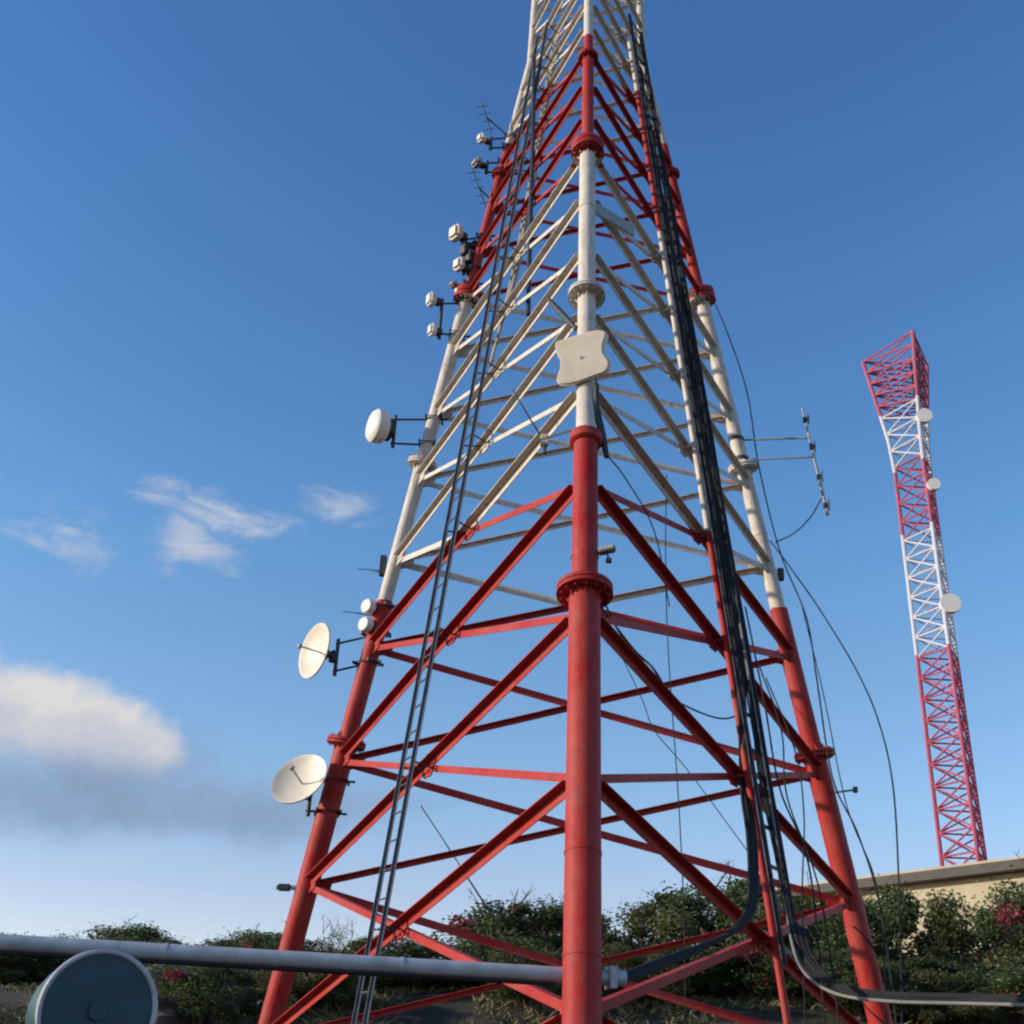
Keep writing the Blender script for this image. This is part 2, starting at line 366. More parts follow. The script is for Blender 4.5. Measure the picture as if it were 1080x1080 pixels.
for k in 'NLR':
    bm = bmesh.new()
    for a, b in zip(sections, sections[1:]):
        us = [a, b]
        tube(bm, [leg_pt(k, a), leg_pt(k, b)], leg_r((a+b)/2), 40)
    legobj = tpart('leg', bm, smooth=True)
    # bolted flange pairs
    for fu, rr, hh in [(3.115, .29, .022), (6.096, .235, .018), (8.15, .235, .05), (9.78, .16, .018)]:
        fb = bmesh.new(); p = leg_pt(k, fu); d = (leg_pt(k, fu+.5)-leg_pt(k, fu)).normalized()
        for s in (-1, 1):
            c = p+d*s*(hh+.004)
            tube(fb, [c-d*hh, c+d*hh], rr, 40)
        x, y = frame(d); nb = 14
        rl = leg_r(fu-.1)
        for q in range(nb):
            a = 2*math.pi*q/nb; c = p+(x*math.cos(a)+y*math.sin(a))*(rr*.84)
            tube(fb, [c-d*(hh*2+.035), c+d*(hh*2+.035)], .014, 6)
        for q in range(7):      # stiffener ribs under and over the flange
            a = 2*math.pi*(q+.5)/7; r_ = x*math.cos(a)+y*math.sin(a); t_ = d.cross(r_)*.006
            for s in (-1, 1):
                c = p+d*s*(2*hh+.004)
                prism(fb, [c+r_*(rl-.01)-t_, c+r_*(rr*.72)-t_, c+r_*(rl-.01)+d*s*.10-t_], t_*2)
        fo = tpart('flange', fb, parent=legobj, smooth=False)
        for pl in fo.data.polygons: pl.use_smooth = len(pl.vertices) == 4 and pl.area < .004
    # reducing collar where the pipe gets thinner (shown at the red to white change)
    cb = bmesh.new(); d = (leg_pt(k, 5)-leg_pt(k, 4)).normalized(); p = leg_pt(k, 4.53)
    tube(cb, [p-d*.16, p-d*.13, p-d*.02, p+d*.02], [.150, .186, .186, .125], 36)
    if k == 'N': tpart('collar', cb, parent=legobj, smooth=True)
    else: cb.free()
    # weld rings and end fittings
    for wu in (.72, 1.3, 5.35, 7.25):
        wb = bmesh.new(); p = leg_pt(k, wu); tube(wb, [p-d*.012, p+d*.012], leg_r(wu)+.006, 36)
        tpart('weld_ring', wb, parent=legobj, smooth=True)
    # gusset plates welded to the leg at each node, in both neighbouring faces
    for u in nodes[1:]:
        p = leg_pt(k, u); d = (leg_pt(k, u+.5)-p).normalized()
        for k2 in 'NLR':
            if k2 == k: continue
            tow = (leg_pt(k2, u)-p); tow.z = 0; tow.normalize(); nn = d.cross(tow).normalized()*.007
            rl = leg_r(u); L = .13+.05*min(1, (12-u)/8); H = .12
            gb_ = bmesh.new()
            prism(gb_, [p+tow*(rl-.02)-d*H-nn, p+tow*(rl+L)-d*H*.6-nn, p+tow*(rl+L)+d*H*.6-nn, p+tow*(rl-.02)+d*H-nn], nn*2)
            tpart('gusset_plate', gb_, parent=legobj)
    # footing
    fb = bmesh.new(); p = leg_pt(k, UB)
    box(fb, Vector((p.x, p.y, .08)), Vector((.55, 0, 0)), Vector((0, .55, 0)), Vector((0, 0, .22)))
    tpart('footing', fb, M['concrete'])
    fb = bmesh.new(); tube(fb, [Vector((p.x, p.y, .30)), Vector((p.x, p.y, .345))], .34, 36)
    tpart('base_plate', fb, parent=legobj)

def face_n(a, b, u):
    m_ = (leg_pt(a, u)+leg_pt(b, u))/2-ctr(u); m_.z = 0; return m_.normalized()
def crossing(a, b, u0, u1):
    p, q, r_, s_ = leg_pt(a, u0), leg_pt(b, u1), leg_pt(b, u0), leg_pt(a, u1)
    w0 = (p-r_).length; w1 = (s_-q).length; t = w0/(w0+w1)
    return p+(q-p)*t
def brace_pair(bm_out, bm_in, a, b, u0, u1):
    """a: leg where the outer angle starts low, b: leg where it ends high"""
    n = face_n(a, b, u0)
    w = .108 if u0 < 4.9 else (.088 if u0 < 8 else .072)
    t = .011
    def ends(A, B):
        p, q = leg_pt(A, u0), leg_pt(B, u1); d = (q-p).normalized()
        return p+d*(leg_r(u0)+.015), q-d*(leg_r(u1)+.015)
    p, q = ends(a, b); Lsec(bm_out, p+n*.010, q+n*.010, n, w, t, 1, 1)
    p, q = ends(b, a); Lsec(bm_in, p-n*.010, q-n*.010, n, w*.78, t, 1, -1)
for i in range(len(nodes)-1):
    for a, b in (('L', 'N'), ('R', 'N'), ('R', 'L')):
        b1, b2 = bmesh.new(), bmesh.new()
        brace_pair(b1, b2, a, b, nodes[i], nodes[i+1])
        tpart('brace', b1); tpart('brace', b2)
gp = []
for i in range(len(nodes)-1):
    for a, b in (('L', 'N'), ('R', 'N'), ('R', 'L')):
        g_ = bmesh.new(); c = crossing(a, b, nodes[i], nodes[i+1]); n = face_n(a, b, nodes[i])
        tx = n.cross(Vector((0, 0, 1))).normalized(); s_ = .115 if nodes[i] < 5 else .085
        pts = [(-.7, -1), (.7, -1), (1, -.5), (1, .5), (.7, 1), (-.7, 1), (-1, .5), (-1, -.5)]
        prism(g_, [c-n*.008+tx*x*s_*1.2+Vector((0, 0, 1))*y*s_ for x, y in pts], n*.016)
        for x, y in ((-.5, -.5), (.5, .5), (-.5, .5), (.5, -.5)):
            cc = c+tx*x*s_+Vector((0, 0, 1))*y*s_; tube(g_, [cc-n*.035, cc+n*.035], .011, 6)
        tpart('crossing_plate', g_)
# upper mast above the photograph
ub = bmesh.new(); us = [11.4+.5*i for i in range(12)]
for u0, u1 in zip(us, us[1:]):
    for a, b in (('L', 'N'), ('R', 'N'), ('R', 'L')):
        brace_pair(ub, ub, a, b, u0, u1)
o = tpart('upper_brace', ub); o['kind'] = 'stuff'

# painted support rail up the middle of the right face
def mid(a, b, u, out=0, side=0):
    m_ = (leg_pt(a, u)+leg_pt(b, u))/2; n = m_-ctr(u); n.z = 0; n.normalize()
    tx = Vector((0, 0, 1)).cross(n).normalized()
    return m_+n*out+tx*side
rb_ = bmesh.new()
us = [UB+.05]+[x*.5 for x in range(-1, 23)]
for a_, b_ in zip(us, us[1:]):
    pass
tube(rb_, [mid('R', 'N', u, .17, .02) for u in us], .043, 14)
tpart('support_rail', rb_, smooth=True)
for i in range(1, len(nodes)-1):
    sb = bmesh.new(); c = crossing('R', 'N', nodes[i], nodes[i+1]); n = face_n('R', 'N', nodes[i])
    tube(sb, [c, c+n*.17], .022, 8); tpart('rail_bracket', sb)

# ---------------------------------------------------------------- ladder on the left face
lad = thing('steel_ladder', 'dark grey steel ladder running up the sunlit left face of the red and white tower', 'ladder', mid('L', 'N', UB, .25))
LU = 11.2; top_u = 11.2
for s in (-.17, .17):
    lb = bmesh.new()
    pts = [mid('L', 'N', UB+(top_u-UB)*i/24, .25, s) for i in range(25)]
    for p, q in zip(pts, pts[1:]): pass
    n = face_n('L', 'N', 0)
    Lsec(lb, pts[0], pts[-1], n, .046, .010, 1, 1)
    part('rail', lb, M['ladder_steel'], lad)
u = UB+.2
while u < top_u:
    b2 = bmesh.new(); tube(b2, [mid('L', 'N', u, .26, -.17), mid('L', 'N', u, .26, .17)], .011, 8)
    part('rung', b2, M['ladder_steel'], lad, True); u += .22
for i in range(0, len(nodes)-1):
    sb = bmesh.new(); c = crossing('L', 'N', nodes[i], nodes[i+1]); n = face_n('L', 'N', nodes[i])
    tx = Vector((0, 0, 1)).cross(n).normalized()
    for s in (-.17, .17): tube(sb, [c+tx*s*.4+n*.01, c+tx*s+n*.25], .012, 6)
    part('standoff', sb, M['ladder_steel'], lad)

# ---------------------------------------------------------------- cable tray and feeder cables on the right face
tray = thing('cable_tray', 'dark ladder-type cable tray climbing the shaded right face of the tower', 'cable tray', mid('R', 'N', .6, .30))
TU0 = .95
for s in (-.19, .25):
    tb = bmesh.new(); n = face_n('R', 'N', 0)
    Lsec(tb, mid('R', 'N', TU0, .30, s), mid('R', 'N', 11.3, .30, s), n, .045, .008, 1, 1)
    part('rail', tb, M['dark_steel'], tray)
u = TU0+.1
while u < 11.3:
    b2 = bmesh.new(); p, q = mid('R', 'N', u, .31, -.19), mid('R', 'N', u, .31, .25)
    box(b2, (p+q)/2, (q-p)/2, Vector((0, 0, .02)), face_n('R', 'N', 0)*.008)
    part('rung', b2, M['dark_steel'], tray); u += .30
beam_end = at(657, 1032, 10.35)
def cable(pts, r, label, name='feeder_cable', group=None, mat='rubber', cat='cable', seg=8, per=7):
    b = bmesh.new(); tube(b, spline(pts, per), r, seg)
    o = build(name, b, M[mat], smooth=True); tag(o, label, cat, group); return o
# bundle that turns left towards the near leg and the grey beam
for i in range(6):
    s = -.175+.017*i; o_ = .335+.02*(i % 2); r_ = .017+.004*((i*7) % 3)
    top = 10.9-.5*i
    tw = lambda u: s+.017*math.sin(u*2.9+i*1.7)
    pts = [mid('R', 'N', u, o_, tw(u)) for u in [top-.7*j for j in range(int((top-2.9)/.7)+1)]]
    j_ = i*.018
    pts += [at(781+i*1.6, 822, 13.8+j_), at(788+i*1.6, 880, 13.3+j_), at(790+i*1.6, 930, 12.9+j_), at(785+i*1.6, 964, 12.5+j_), at(756+i*2, 992-i, 12.0+j_),
            at(700, 1019-i*1.5, 11.2+j_), at(664, 1033-i*1.5, 10.75+j_), at(640, 1037-i, 10.52+j_), at(600, 1037-i, 10.45+j_)]
    cable(pts, r_, 'black feeder cable down the tower tray, bending left at the bottom towards the near leg', group='black cables turning left out of the tray')
# bundle that turns right and leaves on a short bridge
CR = [(836, 985, 12.9), (850, 1022, 12.75), (884, 1045, 12.4), (941, 1053, 12.0), (1010, 1055, 11.6), (1090, 1057, 11.1), (1160, 1060, 10.7)]
for i in range(8):
    s = .105+.018*i; o_ = .335+.022*(i % 3); r_ = .016+.004*((i*5) % 3)
    top = 11.1-.42*i
    tw = lambda u: s+.017*math.sin(u*2.6+i*2.3)
    pts = [mid('R', 'N', u, o_, tw(u)) for u in [top-.7*j for j in range(int((top-1.7)/.7)+1)]]
    pts += [mid('R', 'N', 1.2, o_, s)]
    pts += [at(px+(7-i)*1.6*(1 if k < 2 else .3), py-(i*.7 if k > 1 else 5+i*.8), Y+.004*i) for k, (px, py, Y) in enumerate(CR)]
    cable(pts, r_, 'black feeder cable down the tower tray, bending right and leaving past the right leg', group='black cables turning right out of the tray')
for i in range(5):
    rr_ = random.Random(50+i); top = 9.5-1.1*i
    us_ = [top-.55*j for j in range(int((top-1.6)/.55)+1)]
    pts = [mid('R', 'N', u, .345+rr_.uniform(0, .05), -.10+.05*i+rr_.uniform(-.075, .075)) for u in us_]
    pts += [at(833+i*2, 975, 12.95), at(846+i*3, 1018-i*2, 12.75), at(884, 1041-i, 12.4), at(941, 1050-i*.7, 12.0), at(1010, 1052-i*.7, 11.6), at(1120, 1055-i*.7, 11.0)]
    cable(pts, .012, 'thinner black cable wandering loosely between the two cable runs of the tray', group='loose thin cables wandering down the middle of the tray')
pts = [mid('R', 'N', u, .37, .08) for u in (4.2, 3.5, 2.8, 2.1, 1.5)]+[at(px-2, py+3, Y-.03) for px, py, Y in CR]
cable(pts, .017, 'pale grey cable lowest of the bundle that bends right at the foot of the tray', mat='grey_cable')
# post that carries those cables beyond the right leg
pe = at(1120, 1058, 11.0)
tb = bmesh.new(); tube(tb, [Vector((pe.x, pe.y, gh(pe.x, pe.y)-.2)), Vector((pe.x, pe.y, pe.z-.04))], .05, 16)
po = thing('cable_post', 'grey steel post holding up the cables right of the tower', 'post', Vector((pe.x, pe.y, 0)))
part('post', tb, M['galv'], po, True)
tb = bmesh.new(); box(tb, Vector((pe.x, pe.y, pe.z-.05)), Vector((.04, 0, 0)), Vector((0, .18, 0)), Vector((0, 0, .015)))
part('saddle', tb, M['galv'], po)
# pale waveguides next to the ladder, dark conduit inside
for i in range(4):
    pts = [mid('L', 'N', u, -.12-.05*(i % 2), -.24-.055*i+.015*math.sin(u*2+i)) for u in [11.3, 10.6, 9.9, 9.2, 8.5, 7.9]]
    e = mid('L', 'N', 7.4-.25*i, -.1, -.30-.1*i); pts.append(e)
    cable(pts, .026, 'beige waveguide running down inside the upper left face of the tower', 'waveguide', 'beige waveguides beside the ladder', 'beige_cable')
cable([at(563, 60, 14.4), at(562, 150, 14.3), at(559, 240, 14.2), at(557, 332, 14.0)], .035, 'dark conduit hanging upright inside the upper part of the tower', 'conduit', mat='dark_steel', cat='conduit')
cable([at(703, 500, 14.2), at(702, 590, 14.2), at(705, 690, 14.1), at(716, 850, 14.0), at(722, 1000, 13.9), at(722, 1255, 13.8)], .007, 'hair-thin wire hanging straight down inside the tower', 'wire')
cable([at(640, 480, 11.5), at(660, 505, 11.9), at(690, 560, 12.6), at(706, 640, 13.4)], .008, 'thin black lead hanging from the lower end of the dark pipe', 'wire')
# slack cable loops inside the tower
cable([at(633, 625, 11.15), at(652, 665, 12.4), at(672, 690, 12.8), at(688, 704, 13.0), at(706, 733, 13.3), at(735, 750, 13.8), at(763, 758, 14.2), at(784, 752, 14.25)], .011,
      'black cable sagging across the inside of the tower to the tray', 'slack_cable')
cable([at(634, 640, 11.1), at(668, 684, 12.7), at(690, 706, 13.0), at(706, 733, 13.3)], .010, 'second short black cable sagging beside the longer one inside the tower', 'slack_cable')
cable([at(640, 660, 16.3), at(676, 735, 16), at(690, 770, 16), at(725, 812, 16), at(790, 900, 15.8), at(868, 1010, 15.5), at(900, 1200, 15.3)], .007, 'faint thin wire slanting behind the right braces', 'wire')
# wires right of the tower
WR = 'thin wires hanging at the right of the tower'
cable([at(738, 300, 17.2), at(755, 322, 16.9), at(786, 406, 16.6), at(800, 490, 16.3), at(822, 580, 16), at(850, 650, 15.8), at(862, 720, 15.4), at(878, 820, 15), at(905, 880, 14.6), at(930, 965, 14.2), at(950, 1130, 13.9), at(955, 1260, 13.8)], .011,
      'thin dark wire dropping from the upper right leg flange, longest of the hanging wires', 'wire', WR)
cable([at(812, 570, 17.0), at(836, 602, 16.7), at(866, 645, 16.4), at(905, 710, 16), at(928, 765, 15.6), at(942, 830, 15.2), at(948, 930, 14.8), at(950, 1010, 14.5), at(952, 1130, 14.3), at(952, 1250, 14.2)], .011,
      'thin dark wire bowing out to the right, outermost of the hanging wires', 'wire', WR)
cable([at(846, 640, 16.2), at(868, 730, 15.8), at(893, 850, 15.4), at(926, 940, 15), at(935, 1080, 14.9), at(940, 1230, 14.8)], .008, 'thin dark wire hanging between the outermost wire and the right leg', 'wire', WR)
cable([at(786, 640, 14.3), at(806, 740, 14.1), at(822, 830, 13.9), at(850, 900, 13.8), at(862, 985, 13.7), at(872, 1120, 13.6), at(880, 1270, 13.5)], .012, 'thin dark wire beside the right edge of the cable tray', 'wire', WR)
cable([at(800, 700, 14.4), at(824, 770, 14.2), at(830, 840, 14.0), at(862, 930, 13.9), at(880, 1040, 13.8), at(890, 1150, 13.7), at(893, 1265, 13.6)], .010, 'slack dark wire between the cable tray and the right leg', 'wire', WR)
cable([at(808, 715, 14.8), at(838, 790, 14.5), at(848, 860, 14.3), at(846, 950, 14.2), at(850, 1100, 14.1), at(856, 1255, 14.0)], .009, 'slack dark wire nearest the middle of the right leg', 'wire', WR)
cable([at(444, 850, 22), at(480, 905, 22), at(520, 968, 22), at(610, 1105, 22)], .010, 'thin guy wire slanting down behind the left braces', 'guy wire', cat='wire') .name = 'guy_wire'
cable([at(470, 890, 22.4), at(508, 948, 22.4), at(530, 985, 22.4), at(600, 1095, 22.4)], .010, 'shorter guy wire lowest behind the left braces', 'guy_wire', cat='wire')
# cable lashed round the lower right leg
pts = []
for i in range(26):
    u = 1.55-i*.05; p = leg_pt('R', u); a = ANG['R']+R(-150)+i*.42
    pts.append(p+Vector((math.cos(a), math.sin(a), 0))*.168)
cable(pts, .011, 'thin cable wound round the foot of the right leg', 'wound_cable', per=3)

# ---------------------------------------------------------------- grey beam from the near leg to the left
zb = beam_end.z
bl = at_z(139, 1002, zb)
d = (bl-beam_end); d.z = 0; d.normalize()
Lb = (at_z(139, 1002, zb)-beam_end).length*1.42
beam = thing('cable_beam', 'grey galvanised round steel beam reaching from behind the near leg out to the left', 'beam', beam_end)
bb = bmesh.new(); sid = d.cross(Vector((0, 0, 1))).normalized()
p0, p1 = beam_end-d*.02, beam_end+d*Lb
z = Vector((0, 0, 1)); h = .07; w_ = .07
prof = [(-w_, -h), (w_, -h), (w_, -h+.012), (-w_+.012, -h+.012), (-w_+.012, h-.012), (w_, h-.012), (w_, h), (-w_, h)]
if sid.y < 0: sid = -sid
tube(bb, [p0, p1], .062, 28)
for q in (.33, .66): tube(bb, [p0+(p1-p0)*q-d*.012, p0+(p1-p0)*q+d*.012], .067, 28)
part('pipe', bb, M['galv'], beam, True)
bb = bmesh.new()
for i in range(3): tube(bb, spline([p0+d*.6+sid*(-.04+.03*i)+z*(-.074), p0+d*2.5+sid*(-.04+.03*i)+z*(-.078), p1-d*.1+sid*(-.04+.03*i)+z*(-.074)]), .012, 8)
part('clipped_cable', bb, M['rubber'], beam, True)
bb = bmesh.new()
tube(bb, [p0-z*.02+d*.25-sid*.06, leg_pt('N', (zb-CZ)/S-.02)+Vector((0, .05, 0))], .02, 8)
box(bb, p0+d*.12+z*0, d*.03, sid*.09, z*.085)
part('clamp', bb, M['galv'], beam)
pp = p1-d*.3
bb = bmesh.new(); tube(bb, [Vector((pp.x, pp.y, -.1)), Vector((pp.x, pp.y, zb-.085))], .055, 18); part('post', bb, M['galv'], beam, True)

# ---------------------------------------------------------------- teal drum on a stand, cut by the photo's left edge
dc = at(103, 1066, 8.2); dr = 61/F*(dc-CAM).dot(FWD)
drum = thing('steel_drum', 'teal round drum end with grey rim on a stand under the beam', 'drum', Vector((dc.x, dc.y, 0)))
ddir = (CAM-dc); ddir.z = 0; ddir.normalize(); ddir = Matrix.Rotation(R(8), 3, 'Z') @ ddir
bb = bmesh.new(); tube(bb, [dc-ddir*.85, dc-ddir*.6, dc-ddir*.58, dc-ddir*.3, dc-ddir*.28, dc], [dr*.94, dr*.94, dr*.97, dr*.97, dr*.94, dr*.94], 56)
part('barrel', bb, M['teal'], drum, True)
bb = bmesh.new()
x_, y_ = frame(ddir)
for k in range(56):
    pass
ringpts = [dc+ddir*.005+(x_*math.cos(2*math.pi*k/56)+y_*math.sin(2*math.pi*k/56))*dr*.965 for k in range(57)]
tube(bb, ringpts, .018, 8, False); part('rim', bb, M['galv'], drum, True)
bb = bmesh.new()
for sx in (-.3, .3):
    for sy in (.12, .7):
        q = dc+x_*sx*1.0-ddir*sy
        tube(bb, [Vector((q.x, q.y, -.05)), Vector((q.x, q.y, dc.z-dr*.72))], .028, 10)
for sy in (.12, .7):
    q = dc-ddir*sy-Vector((0, 0, dr*.72)); hx = Vector((x_.x, x_.y, 0)).normalized()
    box(bb, q, hx*.36, ddir*.03, Vector((0, 0, .03)))
part('stand', bb, M['dark_steel'], drum)
lx = Vector((-ddir.y, ddir.x, 0))
if lx.x < 0: lx = -lx
bb = bmesh.new(); tube(bb, [dc+lx*0+ddir*0, dc+ddir*.03], dr*.16, 24); part('bung', bb, M['teal'], drum, True)

# ---------------------------------------------------------------- dishes and antennas
def mount(root, leg, u, centre, half=.35):
    """upright dark pipe next to the antenna with two arms to the leg"""
    lp = leg_pt(leg, u)
    b = bmesh.new(); tube(b, [centre-Vector((0, 0, half)), centre+Vector((0, 0, half))], .03, 12); part('mount_pipe', b, M['bracket'], root, True)
    for s in (-1, 1):
        b = bmesh.new(); z0 = centre.z+s*half*.75; uu = (z0-CZ)/S; lp = leg_pt(leg, uu)
        dd = (lp-Vector((centre.x, centre.y, z0))); dn = dd.normalized()
        tube(b, [Vector((centre.x, centre.y, z0))-dn*.04, lp+dn*(leg_r(uu)+.12)], .018, 8)
        hx = dn; hy = Vector((0, 0, 1)).cross(hx).normalized()
        r_ = leg_r(uu)+.012
        for q in (-1, 1): box(b, lp+hx*q*(r_), hx*.012, hy*(r_+.03), Vector((0, 0, .022)))
        for q in (-1, 1): tube(b, [lp-hx*r_+hy*q*(r_+.01), lp+hx*r_+hy*q*(r_+.01)], .008, 6)
        part('arm', b, M['bracket'], root)
def dish(label, px, py, Y, dia, azim, tilt, leg, u, pipe_off):
    c = at(px, py, Y); ax = Vector((math.sin(azim)*math.cos(tilt), math.cos(azim)*math.cos(tilt), math.sin(tilt)))
    root = thing('dish_antenna', label, 'antenna', c)
    x, y = frame(ax); r = dia/2; dep = r*.30; b = bmesh.new()
    prof = [(i/12*r, -dep+dep*(i/12)**2) for i in range(13)]
    prof += [(r+.012, .004), (r+.012, -.02), (r, -.022)] + [(i/8*r, -dep-.014+dep*(i/8)**2) for i in range(7, 0, -1)]
    seg = 56; rings = []
    for (rr, h_) in prof:
        if rr < 1e-6: rings.append([b.verts.new(c+ax*h_)])
        else: rings.append([b.verts.new(c+ax*h_+(x*math.cos(2*math.pi*k/seg)+y*math.sin(2*math.pi*k/seg))*rr) for k in range(seg)])
    last = [b.verts.new(c+ax*(-dep-.014))]; rings.append(last)
    for A, B in zip(rings, rings[1:]):
        for k in range(seg):
            k2 = (k+1) % seg
            if len(A) == 1: b.faces.new((A[0], B[k2], B[k]))
            elif len(B) == 1: b.faces.new((A[k], A[k2], B[0]))
            else: b.faces.new((A[k], A[k2], B[k2], B[k]))
    bmesh.ops.recalc_face_normals(b, faces=b.faces)
    part('reflector', b, M['cream'], root, True)
    b = bmesh.new(); tube(b, [c-ax*dep, c+ax*r*.55], .013, 10); tube(b, [c+ax*r*.5, c+ax*r*.56, c+ax*r*.64], [.03, .045, .03], 14)
    part('feed', b, M['greyplastic'], root, True)
    b = bmesh.new(); tube(b, [c-ax*(dep+.01), c-ax*(dep+.10)], .09, 20); tube(b, [c-ax*(dep+.10), c-ax*(dep+.2)], .045, 12)
    pc = c-ax*(dep+.22)
    bevbox(b, pc, x*.06, y*.09, ax*.05, .012)
    part('hub', b, M['bracket'], root)
    pc = pc+Vector(pipe_off)
    mount(root, leg, u, pc, .30)
    return root
dish('large cream dish seen nearly edge-on, upper of the two big dishes on the left leg', 331, 686, 17.2, .86, R(-128), R(2), 'L', 3.9, (.05, .02, 0))
dish('large cream dish turned towards the viewer, lower of the two on the left leg', 315, 821, 16.9, .84, R(-158), R(24), 'L', 2.7, (.02, .04, -.02))

def unit(name, label, cat, px, py, Y, size, azim, leg, u, mat='white', pole=None, second=None, tilt=0, half=.3, shape='box', group=None, clutter=False):
    Y = leg_pt(leg, u).y-.12; c = at(px, py, Y); root = thing(name, label, cat, c, group)
    ax = Vector((math.sin(azim), math.cos(azim), 0)); sx = Vector((ax.y, -ax.x, 0)); up = Vector((0, 0, 1))
    w, hgt, dpt = size
    def body(cc, k=1.0):
        b = bmesh.new()
        if shape == 'box': bevbox(b, cc, sx*w/2*k, up*hgt/2*k, ax*dpt/2*k, min(w, hgt, dpt)*.26)
        else:
            tube(b, [cc-ax*dpt*.5, cc-ax*dpt*.3, cc+ax*dpt*.25, cc+ax*dpt*.42, cc+ax*dpt*.5], [w*.30*k, w*.48*k, w*.5*k, w*.42*k, w*.2*k], 28)
        part('radome' if shape != 'box' else 'housing', b, M[mat], root, True)
        b = bmesh.new(); bevbox(b, cc-ax*(dpt*.5+.05), sx*w*.28, up*hgt*.24, ax*.05, .012); part('radio_box', b, M['bracket'], root)
    body(c)
    pc = c-ax*(dpt/2+.13)
    if second:
        c2 = at(second[0], second[1], Y); body(c2, second[2])
        cz = (c.z+c2.z)/2
        if clutter:
            for q, (ox, oz) in enumerate(((.0, .08), (.09, -.10), (-.05, -.26), (.16, .16))):
                b = bmesh.new(); bevbox(b, Vector((pc.x+ox, pc.y-.05, cz+oz)), sx*.07, ax*.06, up*(.13-.02*q), .012); part('radio_box', b, M['bracket'], root)
            for q in range(3):
                b = bmesh.new(); e = leg_pt(leg, u-.25-.1*q); tube(b, spline([Vector((pc.x, pc.y, cz-.2)), Vector((pc.x+.15, pc.y, cz-.6-.1*q)), e+Vector((-.05, -.1, 0))], 6), .012, 6); part('jumper_cable', b, M['rubber'], root, True)
        half = abs(c.z-c2.z)/2+.10; pc = Vector((pc.x, pc.y, cz))
    mount(root, leg, u, pc, half); return root
unit('drum_antenna', 'white rounded drum antenna on two arms, halfway up the left leg', 'antenna', 399, 450, 17.0, (.56, .56, .30), R(-118), 'L', 6.4, 'white', half=.30, shape='drum')
unit('drum_antenna', 'two small white round antennas one above the other at the left leg paint change', 'antenna', 389, 640, 17.5, (.24, .24, .16), R(-140), 'L', 4.5, 'white', second=(386, 659, 1.0), shape='drum')
unit('radio_unit', 'pair of small white radios on a thin pole just below the red band, left leg', 'antenna', 455, 316, 17.3, (.20, .24, .14), R(-120), 'L', 7.7, 'white', second=(456, 348, .9), clutter=False)
unit('radio_unit', 'cluster of cream and dark radios on arms beside the upper red leg', 'antenna', 481, 246, 17.1, (.26, .28, .18), R(-130), 'L', 8.6, 'cream', second=(484, 279, .85), clutter=True)
unit('drum_antenna', 'small cream round antenna tucked behind the left leg flange under the red band', 'antenna', 487, 306, 16.9, (.24, .24, .14), R(-150), 'L', 8.1, 'cream', shape='drum', half=.16)
unit('radio_unit', 'small white radio on a dark arm, highest on the left leg', 'antenna', 508, 146, 17.0, (.17, .17, .14), R(-125), 'L', 10.0, 'white', half=.14)
unit('radio_unit', 'small grey radio on a dark arm below the highest white one', 'antenna', 503, 172, 17.0, (.22, .14, .14), R(-120), 'L', 9.7, 'greyplastic', half=.14)
unit('radio_unit', 'small brown junction box above the round antenna at the left leg flange', 'junction box', 478, 300, 17.2, (.14, .12, .10), R(-130), 'L', 8.15, 'brown', half=.12)
# dark bar clamped on the white left leg
b = bmesh.new(); p = at(404, 597, 17.0); bevbox(b, p, Vector((.05, 0, 0)), Vector((0, .05, 0)), Vector((0, 0, .17)), .01); tube(b, [p, leg_pt('L', 4.95)], .015, 8)
tag(build('junction_box', b, M['bracket']), 'slim dark box clamped to the white left leg above the dishes', 'junction box')
# thin yagis
def yagi(label, p, q, n, span, leg_pt_, boomr=.012):
    root = thing('yagi_antenna', label, 'antenna', p, 'thin yagi antennas on the left leg')
    b = bmesh.new(); tube(b, [p, q], boomr, 8)
    part('boom', b, M['dark_steel'], root)
    b = bmesh.new(); tube(b, [(p+q)/2, leg_pt_], .014, 8); part('arm', b, M['dark_steel'], root)
    dd = (q-p).normalized(); x, y = frame(dd); e = Vector((1, 0, 0)); e = (e-dd*e.dot(dd)).normalized()
    for i in range(n):
        c = p+(q-p)*(i+.5)/n; b = bmesh.new(); sp = span*(1-.04*i); tube(b, [c-e*sp/2, c+e*sp/2], .006, 6); part('element', b, M['dark_steel'], root)
yagi('thin dark yagi antenna hanging beside the upper left leg below the grey radio', at(498, 178, 15.9), at(512, 218, 15.9), 5, .22, leg_pt('L', 9.4))
yagi('thin dark yagi antenna standing at the top beside the white leg', at(508, 108, 15.7), at(518, 140, 15.7), 4, .22, leg_pt('L', 10.3))
yagi('faint thin yagi antenna pointing left from the white leg above the dishes', at(378, 600, 17.0), at(404, 602, 17.6), 5, .12, leg_pt('L', 4.85), .005)
yagi('faint thin yagi antenna pointing left above the upper dish', at(362, 645, 17.0), at(390, 648, 17.6), 5, .12, leg_pt('L', 4.4), .005)
# obstruction light on the left leg
p = at(300, 936, 17.4); lp = leg_pt('L', 1.76)
root = thing('obstruction_light', 'small dark lamp on a short stub low on the left leg', 'lamp', p)
b = bmesh.new(); tube(b, [p+Vector((.10, 0, 0)), lp], .035, 12); part('stub', b, M['cream'], root, True)
b = bmesh.new(); bevbox(b, p, Vector((.09, 0, 0)), Vector((0, .06, 0)), Vector((0, 0, .045)), .015); part('housing', b, M['bracket'], root)
b = bmesh.new(); tube(b, [p-Vector((.09, 0, 0)), p-Vector((.11, 0, 0))], .035, 14); part('lens', b, M['lens'], root, True)

